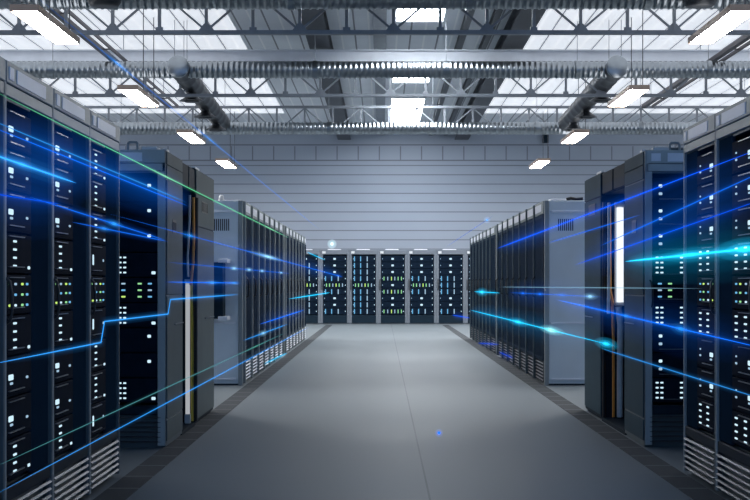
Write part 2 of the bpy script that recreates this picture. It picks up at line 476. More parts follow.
# ------------------------------------------------------------------ pendant lamps
def lamp_proto():
    t = thing('pendant_lamp', '', 'lamp')
    h = MB(); h.box(-0.17, -0.155, -1.05, 1.05, 0, 0.08); h.box(0.155, 0.17, -1.05, 1.05, 0, 0.08)
    h.box(-0.155, 0.155, -1.05, -1.035, 0, 0.08); h.box(-0.155, 0.155, 1.035, 1.05, 0, 0.08); h.box(-0.155, 0.155, -1.035, 1.035, 0.03, 0.05)
    h.build('housing', M['lampbody'], t)
    MB().box(-0.15, 0.15, -1.03, 1.03, 0.008, 0.022).build('diffuser', M['lamp_dn'], t)
    MB().box(-0.15, 0.15, -1.03, 1.03, 0.056, 0.066).build('added_uplight_face', M['lamp_up'], t)  # added upward glow that lights the roof deck
    zt = ROOF - (CH + 3.19)
    for sx, sy in ((0.162, -0.5), (0.162, 0.5)):
        MB().tube([(sx, sy, 0.08), (sx, sy, zt - 0.001)], 0.008, 6).build('wire', M['girder'], t)
    return t
lp = lamp_proto(); first = True
for side, sx in (('left', -4.2), ('right', 4.25)):
    for i, y in enumerate((35.1, 28.7, 22.5, 16.3)):
        o = lp if first else copy_tree(lp); first = False
        o.location = (sx, y, CH + 3.19)
        o['label'] = 'long pendant lamp, %s side, %s' % (side, ['farthest back, lowest in view', 'second from the end wall', 'third from the end wall', 'nearest the camera'][i])
        o['group'] = 'pendant lamps'

# ------------------------------------------------------------------ cabinets
CW, CD, HH = 0.83, 1.0, 2.2
def grille_mb(u0, u1, z0, z1, n=6):
    g = MB(); p = (z1 - z0) / n
    for k in range(n):
        z = z0 + (k + 0.5) * p
        g.add([(u0, 0.0, z - p*0.14), (u1, 0.0, z - p*0.14), (u1, -0.010, z - p*0.05), (u0, -0.010, z - p*0.05), (u0, 0.0, z + p*0.20), (u1, 0.0, z + p*0.20), (u1, 0.02, z), (u0, 0.02, z)],
              [(0,1,2,3),(3,2,5,4),(4,5,6,7),(7,6,1,0),(0,3,4,7),(1,6,5,2)])
    g.box(u0, u0 + 0.008, 0.0, 0.02, z0, z1); g.box(u1 - 0.008, u1, 0.0, 0.02, z0, z1)
    return g
def handle_mb(u):
    return MB().tube([(u, 0.0, 1.24), (u + 0.008, -0.016, 1.225), (u + 0.016, -0.024, 1.17), (u + 0.018, -0.024, 1.09), (u + 0.016, -0.016, 1.05), (u + 0.016, 0.0, 1.04)], 0.007, 8)

def open_cabinet(t, w=CW, d=CD, serv=(0.04, 0.455), blank=(0.465, 0.775), stile=None, grille='grille', fm='frame'):
    """open fronted cabinet: u along local x, front at local y = 0"""
    f = MB()
    f.box(0, 0.025, 0.012, d, 0.02, HH - 0.004); f.box(w - 0.025, w, 0.012, d, 0.02, HH - 0.004)
    f.box(0.025, w - 0.025, d - 0.02, d, 0.02, HH - 0.004)
    f.box(0.025, w - 0.025, 0.012, d - 0.02, 2.03, HH - 0.004); f.box(0.025, w - 0.025, 0.04, d - 0.02, 0.02, 0.31)
    f.box(0.01, w - 0.01, 0.06, d - 0.03, 0, 0.02)
    f.build('frame', M[fm], t)
    h = MB(); h.cbox(0.012, w - 0.004, -0.008, 0.014, HH - 0.098, HH, 0.004); h.cbox(0.012, w - 0.004, -0.004, 0.014, 2.045, HH - 0.102, 0.003)
    hd = h.build('header_panel', M['header_lit' if stile else 'header'], t)
    MB().cbox(0.045, 0.115, -0.013, -0.006, HH - 0.082, HH - 0.024, 0.002).build('small_plate', M['plate'], hd)
    MB().cbox(0.165, w * 0.80, -0.013, -0.006, HH - 0.086, HH - 0.022, 0.002).build('name_plate', M['plate'], hd)
    MB().cbox(0.0, 0.026, -0.004, 0.014, 0.02, HH - 0.002, 0.003).build('post', M['post'], t)
    MB().cbox(w - 0.024, w, -0.004, 0.014, 0.02, HH - 0.002, 0.003).build('post', M['frame'], t)
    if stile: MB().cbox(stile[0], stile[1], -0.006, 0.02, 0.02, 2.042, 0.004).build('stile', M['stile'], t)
    if blank:
        MB().cbox(blank[0], blank[1], 0.006, 0.03, 0.315, 2.04, 0.006).build('blank_panel', M['blank'], t)
    MB().cbox(0.03, w - 0.03, 0.0, 0.03, 0.245, 0.31, 0.006).build('kick_panel', M['frame_dark'], t)
    grille_mb(0.035, w - 0.035, 0.03, 0.245).build('base_grille', M[grille], t)
    handle_mb(serv[0] - 0.02 if serv[0] < 0.2 else serv[1]).build('door_handle', M['black'], t, True)
    v = MB(); v.cbox(0.10, 0.38, 0.15, 0.50, HH - 0.004, HH + 0.035, 0.006); v.build('roof_vent', M['frame'], t)

# ---- servers
_lm = {}
def led(parent, u, z, w, h, m, y=-0.003):
    k = (round(w, 4), round(h, 4), m)
    if k not in _lm:
        _lm[k] = MB().cbox(-w/2, w/2, -0.003, 0.003, -h/2, h/2, min(w, h) * 0.2).mesh('indicator_light', M[m])
    o = link('indicator_light', _lm[k], parent); o.location = (u, y, z); return o
_fm = {}
def face_mesh(w, h, d=0.62):
    k = (w, h)
    if k not in _fm:
        f = MB(); f.cbox(0, w, 0, d, -h/2, h/2, 0.004)
        f.box(0.015, w - 0.015, -0.004, 0.0, -h/2 + 0.012, -h/2 + 0.016)
        _fm[k] = f.mesh('server', M['server'])
    return _fm[k]
_sm = {}
def slot(parent, u0, u1, z):
    k = (round(u1 - u0, 4))
    if k not in _sm: _sm[k] = MB().box(0, u1 - u0, -0.010, 0.0, -0.0022, 0.0022).mesh('trim_line', M['slot'])
    o = link('trim_line', _sm[k], parent); o.location = (u0, 0, z)
DESC = {'A': 'square-lit dark server', 'D': 'dot-lit dark server', 'C': 'green-dotted dark server', 'B': 'bar-lit dark server',
        'V': 'blue-barred dark server', 'G': 'green-barred dark server'}
def server(kind, w, mirror, style, loc, rz, label, group, h=0.178):
    o = link('server', face_mesh(w, h)); o.location = loc; o.rotation_euler = (0, 0, rz)
    tag(o, label, 'server', group)
    X = (lambda u: w - u) if mirror else (lambda u: u)
    if style == 'row':
        a0, a1 = (0.03, 0.27)
        for z in ((h/2 - 0.012), -0.060):
            slot(o, (X(a1) if mirror else a0), (X(a0) if mirror else a1), z)
        if kind == 'A':
            led(o, X(0.066), 0.0, 0.066, 0.025, 'led_white'); led(o, X(0.075), -0.028, 0.034, 0.011, 'led_soft'); led(o, X(0.33), -0.016, 0.026, 0.012, 'led_soft')
            if mirror: led(o, X(0.33), 0.022, 0.016, 0.010, 'led_soft')
        elif kind == 'D':
            cols = (0.15, 0.33) if mirror else (0.13,)
            for c in cols:
                for q in range(4): led(o, X(c), 0.055 - 0.037 * q, 0.044, 0.010, 'led_white')
            if not mirror: led(o, X(0.36), -0.062, 0.030, 0.015, 'led_white')
        elif kind == 'C':
            for r in range(3):
                for c, q in enumerate((0.05, 0.14, 0.25, 0.33)):
                    mm = [['led_green', 'led_soft', 'led_yellow', 'led_cyan'], ['led_soft', 'led_cyan', 'led_green', 'led_cyan'], ['led_yellow', 'led_white', 'led_green', 'led_cyan']][r][c]
                    if r == 1 and c == 0: continue
                    led(o, X(q), 0.047 - 0.048 * r, 0.026 if c else 0.030, 0.011, mm)
        elif kind == 'B':
            led(o, X(0.06), 0.0, 0.022, 0.060, 'led_white'); led(o, X(0.33), 0.0, 0.014, 0.016, 'led_soft')
    elif style == 'front':      # cabinets facing the camera
        slot(o, 0.03 if not mirror else w - 0.36, 0.40 if not mirror else w - 0.02, h/2 - 0.012); slot(o, 0.05, w * 0.6, -h/2 + 0.022)
        if kind == 'A':
            led(o, X(0.10), 0, 0.040, 0.036, 'led_white')
            led(o, X(w - 0.06), 0.030, 0.026, 0.022, 'led_white')
            if mirror: led(o, X(w - 0.06), -0.028, 0.026, 0.020, 'led_soft')
        elif kind == 'D':
            for c in ((w - 0.23, w - 0.05) if mirror else (w - 0.26,)):
                for q in range(4):
                    for e in (-0.015, 0.020): led(o, X(c) + e, 0.055 - 0.037 * q, 0.022, 0.012, 'led_white')
            if not mirror: led(o, w - 0.028, -0.058, 0.030, 0.022, 'led_white')
        elif kind == 'C':
            for r in range(3):
                for c, q in enumerate((w - 0.25, w - 0.13, w - 0.055)):
                    mm = [['led_soft', 'led_green', 'led_cyan'], ['led_cyan', 'led_green', 'led_soft'], ['led_yellow', 'led_green', 'led_cyan']][r][c]
                    led(o, X(q), 0.047 - 0.048 * r, 0.030, 0.012, mm)
    else:                       # far row: few pixels each
        led(o, 0.04, 0.0, 0.022, 0.03, 'led_soft'); led(o, w - 0.04, 0.0, 0.022, 0.03, 'led_white')
        if kind == 'A': led(o, w/2 - 0.01, 0.0, 0.075, 0.055, 'led_white')
        elif kind == 'V':
            for q in (0.10, 0.36, 0.64): led(o, w * q, 0, 0.030, 0.145, 'led_cyan' if q < 0.5 else 'led_soft')
        elif kind == 'C':
            for q, mm in ((0.14, 'led_green'), (0.27, 'led_green'), (0.41, 'led_soft'), (0.55, 'led_yellow'), (0.68, 'led_green'), (0.82, 'led_soft')):
                led(o, w * q, 0, 0.028, 0.10, mm)
        elif kind == 'G':
            for q, mm in ((0.12, 'led_green'), (0.28, 'led_soft'), (0.44, 'led_yellow'), (0.58, 'led_soft'), (0.72, 'led_green'), (0.86, 'led_green')):
                led(o, w * q, 0, 0.026, 0.11, mm)
    return o
Z9 = [1.906 - 0.185 * k for k in range(9)]
POS9 = ['topmost', 'second from the top', 'third from the top', 'fourth from the top', 'in the middle', 'fourth from the bottom', 'third from the bottom', 'second from the bottom', 'lowest']

def xf(loc, rz, p):
    c, s = math.cos(rz), math.sin(rz)
    return (loc[0] + p[0]*c - p[1]*s, loc[1] + p[0]*s + p[1]*c, loc[2] + p[2])

def fill(kinds, loc, rz, u0, u1, mirror, style, where, group):
    for k, kd in enumerate(kinds):
        server(kd, round(u1 - u0, 4), mirror, style, xf(loc, rz, (u0, 0.003, Z9[k])), rz, '%s, %s, %s' % (DESC[kd], POS9[k], where), group)

# near left row (faces the aisle, +x)
XL = -1.657; XR = 1.933
R1 = 'AAADCDAAD'; R3 = 'DDDBCBDDB'
LN = ['at the left edge', 'second from left edge', 'third from left edge']
proto = None
def left_place(i): return (XL, 5.70 + 0.83 * i, 0), PI / 2
t = thing('server_cabinet', '', 'server cabinet', *left_place(0), group='near left server cabinets')
open_cabinet(t)
for i in range(3):
    o = t if i == 0 else copy_tree(t)
    loc, rz = left_place(i); o.location = loc
    o['label'] = 'grey open server cabinet of the near left row, %s' % LN[i]
    fill(R3 if i == 2 else R1, loc, rz, 0.04, 0.455, False, 'row', 'near left cabinet ' + LN[i], 'servers in the near left row')
o = copy_tree(t); o.location = left_place(-1)[0]
o['label'] = 'grey server cabinet cut off by the left edge of the photo'
# near right row (faces -x)
RN = ['farther from camera', 'at the right edge']
t = thing('server_cabinet', '', 'server cabinet', (XR, 8.32, 0), -PI / 2, 'near right server cabinets')
open_cabinet(t, 0.80, CD, (0.33, 0.755), (0.045, 0.32), grille='grille_shaded', fm='frame')
for i in range(2):
    o = t if i == 0 else copy_tree(t)
    loc = (XR, 8.32 - 0.80 * i, 0); o.location = loc
    o['label'] = 'grey open server cabinet of the near right row, %s' % RN[i]
    fill(R1, loc, -PI / 2, 0.33, 0.755, True, 'row', 'near right cabinet ' + RN[i], 'servers in the near right row')

# cabinets turned to face the camera, with their flank on the aisle
def side_panel(t, x, d, sgn, second=False):
    p = MB(); a, b2 = (x, x + 0.008) if sgn > 0 else (x - 0.008, x)
    if second:
        p.cbox(a, b2, 0.01, d - 0.01, 0.05, 1.70, 0.002); p.cbox(a, b2, 0.01, d - 0.01, 1.71, 1.98, 0.002); p.cbox(a, b2, 0.01, d - 0.01, 1.99, HH - 0.01, 0.002)
    else:
        p.cbox(a, b2, 0.03, d - 0.02, 0.22, 1.12, 0.002); p.cbox(a, b2, 0.03, d - 0.02, 1.13, 1.98, 0.002); p.cbox(a, b2, 0.03, d - 0.02, 1.99, 2.09, 0.002); p.cbox(a, b2, 0.03, d - 0.02, 2.095, HH - 0.01, 0.002)
        p.cbox(a, b2, 0.03, d - 0.02, 0.05, 0.205, 0.002)
    sp = p.build('side_panel', M['side_lit' if sgn > 0 else 'side'], t)  # left flanks get the lightened copy, right flanks the dark one
    q = MB(); c0, c1 = (b2, b2 + 0.006) if sgn > 0 else (a - 0.006, a)
    for k in range(5): q.box(c0, c1, d*0.35 + k*0.035, d*0.35 + k*0.035 + 0.014, 1.62, 1.68) if not second else q.box(c0, c1, d*0.3 + k*0.08, d*0.3 + k*0.08 + 0.03, 1.85, 1.93)
    q.box(min(c0, c1), max(c0, c1) - 0.004, d*0.34, d*0.34 + 0.17, 1.60, 1.70) if not second else q.box(min(c0, c1), max(c0, c1) - 0.004, d*0.28, d*0.28 + 0.38, 1.84, 1.94)
    q.build('vent_slots', M['black'], sp)
    l = MB(); l.box(c0, c1 + 0.004, d * 0.45, d * 0.95, 1.30 - 0.40, 1.308 - 0.40) ; l.build('trim_line', M['slot'], sp)

def top_fittings(t, xs, mirror):
    h = MB(); x = xs[0]
    h.tube([(x, 0.12, HH), (x, 0.12, HH + 0.055), (x + 0.012, 0.12, HH + 0.068), (x + 0.06, 0.12, HH + 0.068), (x + 0.072, 0.12, HH + 0.055), (x + 0.072, 0.12, HH)], 0.010, 8)
    h.build('lifting_handle', M['post'], t, True)
    MB().cbox(xs[1], xs[1] + 0.12, 0.05, 0.30, HH - 0.003, HH + 0.028, 0.006).build('cable_cover', M['white'], t)
    MB().cbox(xs[2], xs[2] + 0.04, 0.20, 0.30, HH - 0.003, HH + 0.03, 0.008).build('corner_clip', M['white'], t)

YM = 9.57; XML = -1.594; XMR = 1.944
t = thing('server_cabinet', 'server cabinet facing the camera left of the aisle, behind the near left row', 'server cabinet', (XML - 0.85, YM, 0), 0, 'cabinets facing the camera beside the aisle')
open_cabinet(t, 0.85, 0.79, (0.05, 0.79), None, (0.792, 0.85), grille='grille_shaded')
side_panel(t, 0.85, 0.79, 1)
top_fittings(t, (0.55, 0.66, 0.79), False)
fill(R1, (XML - 0.85, YM, 0), 0, 0.05, 0.79, False, 'front', 'left cabinet facing the camera', 'servers in the left facing cabinet')
t = thing('server_cabinet', 'server cabinet facing the camera right of the aisle, behind the near right row', 'server cabinet', (XMR, 9.61, 0), 0, 'cabinets facing the camera beside the aisle')
open_cabinet(t, 0.85, 0.79, (0.055, 0.80), None, (0.0, 0.053), grille='grille_shaded')
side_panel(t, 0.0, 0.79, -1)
top_fittings(t, (0.21, 0.07, 0.02), True)
fill(R1, (XMR, 9.61, 0), 0, 0.055, 0.80, True, 'front', 'right cabinet facing the camera', 'servers in the right facing cabinet')

small_box = MB().cbox(-0.09, 0.09, -0.12, 0, 0, 0.26, 0.008).build('wall_box', M['frame_dark']); small_box.location = (5.06, YB - 0.001, 5.55)
tag(small_box, 'small dark box high on the end wall, right of centre', 'box')

# cable bays between the two flank cabinets
def cable_bay(x_edge, sgn, y0, y1, label):
    """open bay: x_edge = aisle face, extends away from aisle by sgn"""
    t = thing('cable_bay', label, 'cable bay', (x_edge, y0, 0), 0, 'open cable bays')
    X = lambda a, b: (min(sgn*a, sgn*b), max(sgn*a, sgn*b))
    f = MB(); x0, x1 = X(0.0, 0.8)
    a0, a1 = X(0.76, 0.8)
    f.box(a0, a1, 0.005, y1 - y0 - 0.005, 0.02, 2.0); f.box(x0, x1, 0.005, y1 - y0 - 0.005, 0, 0.03)
    f.build('frame', M['frame_dark'], t)
    h = MB(); b0, b1 = X(0.0, 0.75); L = y1 - y0
    for k in range(2): h.cbox(b0, b1, 0.02 + k * L * 0.5, L * 0.5 - 0.03 + k * L * 0.5, 2.0, HH - 0.015, 0.006)
    h.box(b0 * 0.96 if sgn < 0 else 0.03, b1 * 0.96 if sgn > 0 else -0.03, 0.005, L - 0.005, 1.995, HH - 0.03)
    h.build('header_panel', M['frame_dark'], t)
    return t
bl = cable_bay(XML, -1, YM + 0.79, 11.09, 'open bay with white and orange cables behind the left facing cabinet')
br = cable_bay(XMR, 1, 9.61 + 0.79, 11.50, 'brightly lit open bay behind the right facing cabinet')
def cable(name, t, pts, r, m, label, cat='cable', group=None):
    o = MB().tube(pts, r, 10).build(name, M[m], None, True)
    tag(o, label, cat, group)
yl = 11.00
def on(px, Y): return (px - CX) / F * Y
t = thing('glow_tube', 'slim white upright cable trunk inside the left open bay, glow added', 'lamp', (on(187.7, yl), yl, 0), 0)  # lit cable trunk built as a glowing tube, brightness added by emission
MB().tube([(0, 0, 0.10), (0, 0, 1.22)], 0.019, 12).build('tube', M['trunk_glow'], t, True)
MB().cbox(-0.024, 0.024, -0.024, 0.024, 0.031, 0.11, 0.004).build('end_cap', M['white'], t); MB().cbox(-0.024, 0.024, -0.024, 0.024, 1.215, 1.25, 0.004).build('end_cap', M['white'], t)
cable('cable', bl, [(on(188, yl), yl, 1.27), (on(187.6, yl), yl, 1.45), (on(189.5, yl), yl, 1.75), (on(189.8, yl), yl, 1.96)], 0.010, 'cablew', 'thin white cable above the glowing white trunk in the left open bay', 'cable', 'bay cables')
cable('cable', bl, [(on(192.2, yl), yl, 0.05), (on(192.2, yl), yl, 0.6), (on(191.6, yl), yl, 1.22)], 0.011, 'cabley', 'yellow cable low in the left open bay beside the glowing white trunk', 'cable', 'bay cables')
cable('cable', bl, [(on(191.2, yl), yl - 0.03, 1.20), (on(193.5, yl), yl - 0.03, 1.38), (on(194.3, yl), yl - 0.03, 1.6), (on(194.0, yl), yl - 0.03, 1.94)], 0.012, 'cableo', 'orange cable curving up inside the left open bay', 'cable', 'bay cables')
cable('cable', bl, [(on(196.0, yl), yl, 0.05), (on(196.0, yl), yl, 1.1), (on(197.0, yl), yl, 1.94)], 0.014, 'black', 'black cable at the aisle side of the left open bay', 'cable', 'bay cables')
yr = 11.42
t = thing('glow_tube', 'bright white upright tube lamp inside the right open bay', 'lamp', (on(618.5, yr), yr, 0), 0)
MB().cbox(-0.03, 0.055, 0.02, 0.05, 1.02, 1.93, 0.006).build('housing', M['white'], t)
MB().tube([(0.012, -0.01, 1.05), (0.012, -0.01, 1.88)], 0.030, 12).build('tube', M['tube'], t, True)
MB().box(-0.03, 0.055, -0.02, 0.02, 1.885, 1.91).build('end_cap', M['white'], t); MB().box(-0.03, 0.055, -0.02, 0.02, 1.02, 1.045).build('end_cap', M['white'], t)
cable('cable_bundle', br, [(on(620.0, yr), yr, 0.04), (on(620.0, yr), yr, 0.5), (on(620.5, yr), yr, 0.85), (on(618.5, yr), yr, 1.01)], 0.028, 'cablew', 'white cable bundle below the tube lamp in the right open bay', 'cable', 'bay cables')
cable('cable', br, [(on(613.5, yr), yr, 0.04), (on(613.5, yr), yr, 0.7), (on(612.5, yr), yr, 1.05), (on(610.2, yr), yr, 1.15), (on(609.6, yr), yr, 1.90)], 0.012, 'cableo', 'orange cable beside the tube lamp in the right open bay', 'cable', 'bay cables')
cable('cable', br, [(on(607.6, yr), yr - 0.04, 0.95), (on(608.0, yr), yr - 0.04, 1.3), (on(608.2, yr), yr - 0.04, 1.92)], 0.014, 'cablew', 'white cable left of the orange one in the right open bay', 'cable', 'bay cables')
cable('cable', br, [(on(604.0, yr), yr, 0.04), (on(603.5, yr), yr, 1.0), (on(604.0, yr), yr, 1.93)], 0.014, 'black', 'black cable in the right open bay', 'cable', 'bay cables')

def flank_cabinet(x0, y0, d, sgn, label):
    """closed cabinet seen from its flank"""
    t = thing('cabinet', label, 'cabinet', (x0, y0, 0), 0, 'closed cabinets beside the cable bays')
    f = MB(); f.cbox(0, 0.85, 0, d, 0.02, HH, 0.008); f.box(0.02, 0.83, 0.03, d - 0.03, 0, 0.02); f.build('body', M['frame_dark'], t)
    side_panel(t, 0.85 if sgn > 0 else 0, d, sgn, True)
    xs = 0.79 if sgn > 0 else 0.02
    MB().cbox(xs, xs + 0.04, 0.15, 0.40, HH - 0.003, HH + 0.028, 0.006).build('corner_clip', M['white'], t)
flank_cabinet(XML - 0.85, 11.10, 1.18, 1, 'closed dark cabinet behind the left open cable bay')
flank_cabinet(XMR, 11.51, 0.92, -1, 'closed dark cabinet behind the right open cable bay')
# wall box near the left end panel
t = thing('junction_box', 'black junction box with pale brackets on the end of the left far row', 'box', (-1.93, 15.308, 0.80), 0)
MB().cbox(-0.20, 0.075, -0.16, 0.10, 0, 0.66, 0.01).build('housing', M['frame_dark'], t)
MB().cbox(0.02, 0.13, -0.18, 0.131, 0.655, 0.70, 0.006).build('bracket', M['plate'], t); MB().cbox(0.02, 0.13, -0.18, 0.131, -0.02, 0.03, 0.006).build('bracket', M['plate'], t)

# ------------------------------------------------------------------ far rows of closed cabinets
def door_cabinet(w, grille, fm):
    t = thing('closed_cabinet', '', 'server cabinet')
    f = MB(); f.box(0, w, 0.012, CD, 0.02, HH - 0.003); f.box(0.02, w - 0.02, 0.05, CD - 0.03, 0, 0.02); f.build('body', M[fm], t)
    h = MB(); h.cbox(0.012, w - 0.006, -0.008, 0.014, 2.05, HH, 0.004); hd = h.build('header_panel', M['header'], t)
    MB().cbox(0.08, w * 0.8, -0.013, -0.006, HH - 0.12, HH - 0.03, 0.002).build('name_plate', M['plate'], hd)
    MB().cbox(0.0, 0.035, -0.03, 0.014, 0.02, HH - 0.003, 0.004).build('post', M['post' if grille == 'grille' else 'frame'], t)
    dm = MB(); dm.cbox(0.055, w - 0.01, -0.012, 0.012, 0.29, 2.045, 0.004)
    for k in range(7): dm.box(0.10 + k * (w - 0.16) / 7, 0.10 + k * (w - 0.16) / 7 + 0.012, -0.016, -0.012, 0.33, 2.0)
    d = dm.build('door', M['doorm'], t)
    MB().tube([(0.10, -0.012, 1.30), (0.115, -0.05, 1.26), (0.14, -0.055, 1.12), (0.13, -0.05, 1.06), (0.12, -0.012, 1.04)], 0.009, 8).build('door_handle', M['black'], d, True)
    grille_mb(0.08, w - 0.03, 0.03, 0.27, 6).build('base_grille', M['plate' if grille == 'grille' else grille], t)  # pale slats left, dark slats right: the uneven light put into the colour
    return t
PW = 0.862
for side, rz, gr in (('left', PI/2, 'grille'), ('right', -PI/2, 'grille_shaded')):
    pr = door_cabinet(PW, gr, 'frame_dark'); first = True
    for g, y0, nm in ((0, 15.53, 'front block'), (1, 22.15, 'rear block')):
        for i in range(7):
            o = pr if first else copy_tree(pr); first = False
            y = y0 + PW * i
            o.location = (XL, y, 0) if side == 'left' else (XR, y + PW, 0)
            o.rotation_euler = (0, 0, rz)
            o['label'] = 'narrow dark closed cabinet, %s from camera, %s of far %s row' % (ORD[i], nm, side)
            o['group'] = 'closed cabinets of the far %s row' % side
def end_panel(sgn, y, label, d=CD):
    x = XL if sgn < 0 else XR
    t = thing('end_panel', label, 'panel', (x, y, 0), 0, 'pale end panels')
    X = lambda a, b: (min(sgn*a, sgn*b), max(sgn*a, sgn*b))
    p = MB()
    a, b2 = X(0.005, d)
    p.box(a, b2, 0.01, 0.05, 0.02, HH)
    for z0, z1 in ((0.06, 0.735), (0.75, 2.06), (2.075, HH - 0.005)): c0, c1 = X(0.055, d - 0.05); p.cbox(c0, c1, -0.004, 0.012, z0, z1, 0.003)
    p.build('panel', M['end'], t)
    c0, c1 = X(0.0, 0.05); MB().cbox(c0, c1, -0.012, 0.05, 0.0, HH + 0.002, 0.004).build('corner_post', M['post'], t)
    v = MB()
    for k in range(8): e0, e1 = X(0.16 + k * 0.024, 0.172 + k * 0.024); v.box(e0, e1, -0.008, -0.003, 1.84, 1.98)
    v.build('vent_grille', M['black'], t)
    for z in (0.742, 0.075, 2.066):
        e0, e1 = X(0.08, d - 0.06); MB().cbox(e0, e1, -0.018, -0.003, z - 0.012, z + 0.012, 0.003).build('trim_rail', M['plate'], t)
end_panel(-1, 15.46, 'pale grey end panel closing the left far row, with a vent grille')
end_panel(1, 15.46, 'pale grey end panel closing the right far row, with a vent grille')
end_panel(-1, 22.04, 'grey end panel between the two blocks of the left far row')
end_panel(1, 22.04, 'grey end panel between the two blocks of the right far row')
# fittings on top of the end cabinets
def small(mb, name, m, label, cat, smooth=False): tag(mb.build(name, M[m], None, smooth), label, cat)
small(MB().tube([(-1.93, 15.62, HH), (-1.93, 15.62, HH + 0.06), (-1.93, 15.62, HH + 0.075)], [0.035, 0.03, 0.015], 12), 'beacon', 'white', 'small white beacon on top of the left far row', 'beacon', True)
small(MB().tube([(XR + 0.28, 15.6, HH + 0.02), (XR + 0.33, 15.6, HH + 0.035), (XR + 0.40, 15.62, HH + 0.025), (XR + 0.48, 15.6, HH + 0.03)], 0.02, 8), 'cable_end', 'black', 'short black cable lying on top of the right far row', 'cable', True)
small(MB().cbox(XR + 0.08, XR + 0.27, 15.53, 15.75, HH + 0.0005, HH + 0.025, 0.006), 'cover_plate', 'plate', 'pale cover plate lying on top of the right far row', 'plate')
small(MB().cbox(-1.93, -1.70, 15.7, 15.95, HH + 0.0005, HH + 0.02, 0.006), 'cover_plate', 'plate', 'pale cover plate lying on top of the left far row', 'plate')

# ------------------------------------------------------------------ back row facing the camera
YBK = 38.6; PB = 0.861
BK = ['AVVVCVVVV', 'AAAVCVAAV', 'VVVVCVVVV', 'AAAGAGAAG', 'AAAVCVAAV', 'AAAVVVAAV', 'AAAVCVAAV']
BN = ['half hidden behind the left row', 'second from the left', 'third from the left', 'in the middle', 'third from the right', 'second from the right', 'half hidden behind the right row']
def back_cab():
    t = thing('server_cabinet', '', 'server cabinet')
    w = PB - 0.004
    f = MB(); f.box(0, 0.07, 0.0, 0.9, 0.02, HH); f.box(w - 0.07, w, 0.0, 0.9, 0.02, HH); f.box(0.07, w - 0.07, 0.86, 0.9, 0.02, HH)
    f.box(0.07, w - 0.07, 0.02, 0.86, 2.06, HH); f.box(0.07, w - 0.07, 0.03, 0.86, 0.02, 0.265); f.box(0.03, w - 0.03, 0.04, 0.86, 0, 0.02)
    f.build('frame', M['frame_back'], t)
    MB().cbox(0.07, w - 0.07, -0.006, 0.03, 0.03, 0.265, 0.005).build('kick_panel', M['frame_dark'], t)
    hd = MB().cbox(0.04, w - 0.04, -0.008, 0.02, 2.07, HH - 0.005, 0.005).build('header_panel', M['frame_back'], t)
    MB().cbox(0.05, 0.15, -0.014, -0.006, 2.09, 2.16, 0.003).build('small_plate', M['white'], hd)
    MB().tube([(0.045, 0.0, 1.32), (0.045, -0.04, 1.28), (0.045, -0.04, 1.05), (0.045, 0.0, 1.02)], 0.014, 8).build('door_handle', M['black'], t, True)
    MB().cbox(0.2, 0.6, 0.2, 0.6, HH - 0.003, HH + 0.03, 0.01).build('roof_vent', M['plate'], t)
    return t
pr = back_cab()
for i in range(7):
    o = pr if i == 0 else copy_tree(pr)
    x = -0.104 + PB * (i - 3)
    o.location = (x, YBK, 0)
    o['label'] = 'pale server cabinet of the back row facing the aisle, %s' % BN[i]
    o['group'] = 'server cabinets of the back row'
    for k, kd in enumerate(BK[i]):
        server(kd, 0.70, False, 'back', (x + 0.078, YBK + 0.012, 1.935 - 0.195 * k), 0, '%s, %s, back-row cabinet %s' % (DESC[kd], POS9[k], BN[i]), 'servers in the back row', 0.188)

# ------------------------------------------------------------------ light beams hanging in the air along the aisle
BLUE = (0.006, 0.13, 0.8); AZ = (0.025, 0.26, 0.75); CYAN = (0.015, 0.55, 0.95); GREEN = (0.12, 0.62, 0.30); PALE = (0.35, 0.75, 1.0); DEEP = (0.003, 0.07, 0.7)
def P(px, py, Y): return Vector(((px - CX) / F * Y, Y, CH - (py - CY) / F * Y))
def PL(px, py, X=-1.43): return P(px, py, F * X / (px - CX))
def PR(px, py, X=1.72): return P(px, py, F * X / (px - CX))
_em = {}
def core_mat(col, s):
    k = (col, round(s, 3))
    if k not in _em: _em[k] = emit('beam_core', col, s, True)
    return _em[k]
def resample(pts, n=16, taper=0.22):
    """points with a radius factor that runs out to a point at both ends"""
    pts = [Vector(p) for p in pts]; L = [(pts[i+1] - pts[i]).length for i in range(len(pts) - 1)]; T = sum(L)
    out = []; acc = 0.0
    for i in range(len(L)):
        m = max(1, int(round(n * L[i] / T)))
        for k in range(m): out.append((pts[i] + (pts[i+1] - pts[i]) * k / m, acc + L[i] * k / m))
        acc += L[i]
    out.append((pts[-1], T))
    f = lambda x: max(0.04, min(1.0, min(x, T - x) / (T * taper)) ** 0.5)
    return [p for p, x in out], [f(x) for p, x in out]
def chord(p, d):
    """how much longer a sight line through a beam gets because it runs along the view"""
    v = (p - Vector((0, 0, CH))).normalized()
    return 1 / max(0.03, math.sqrt(max(0.0, 1 - v.dot(d) ** 2)))
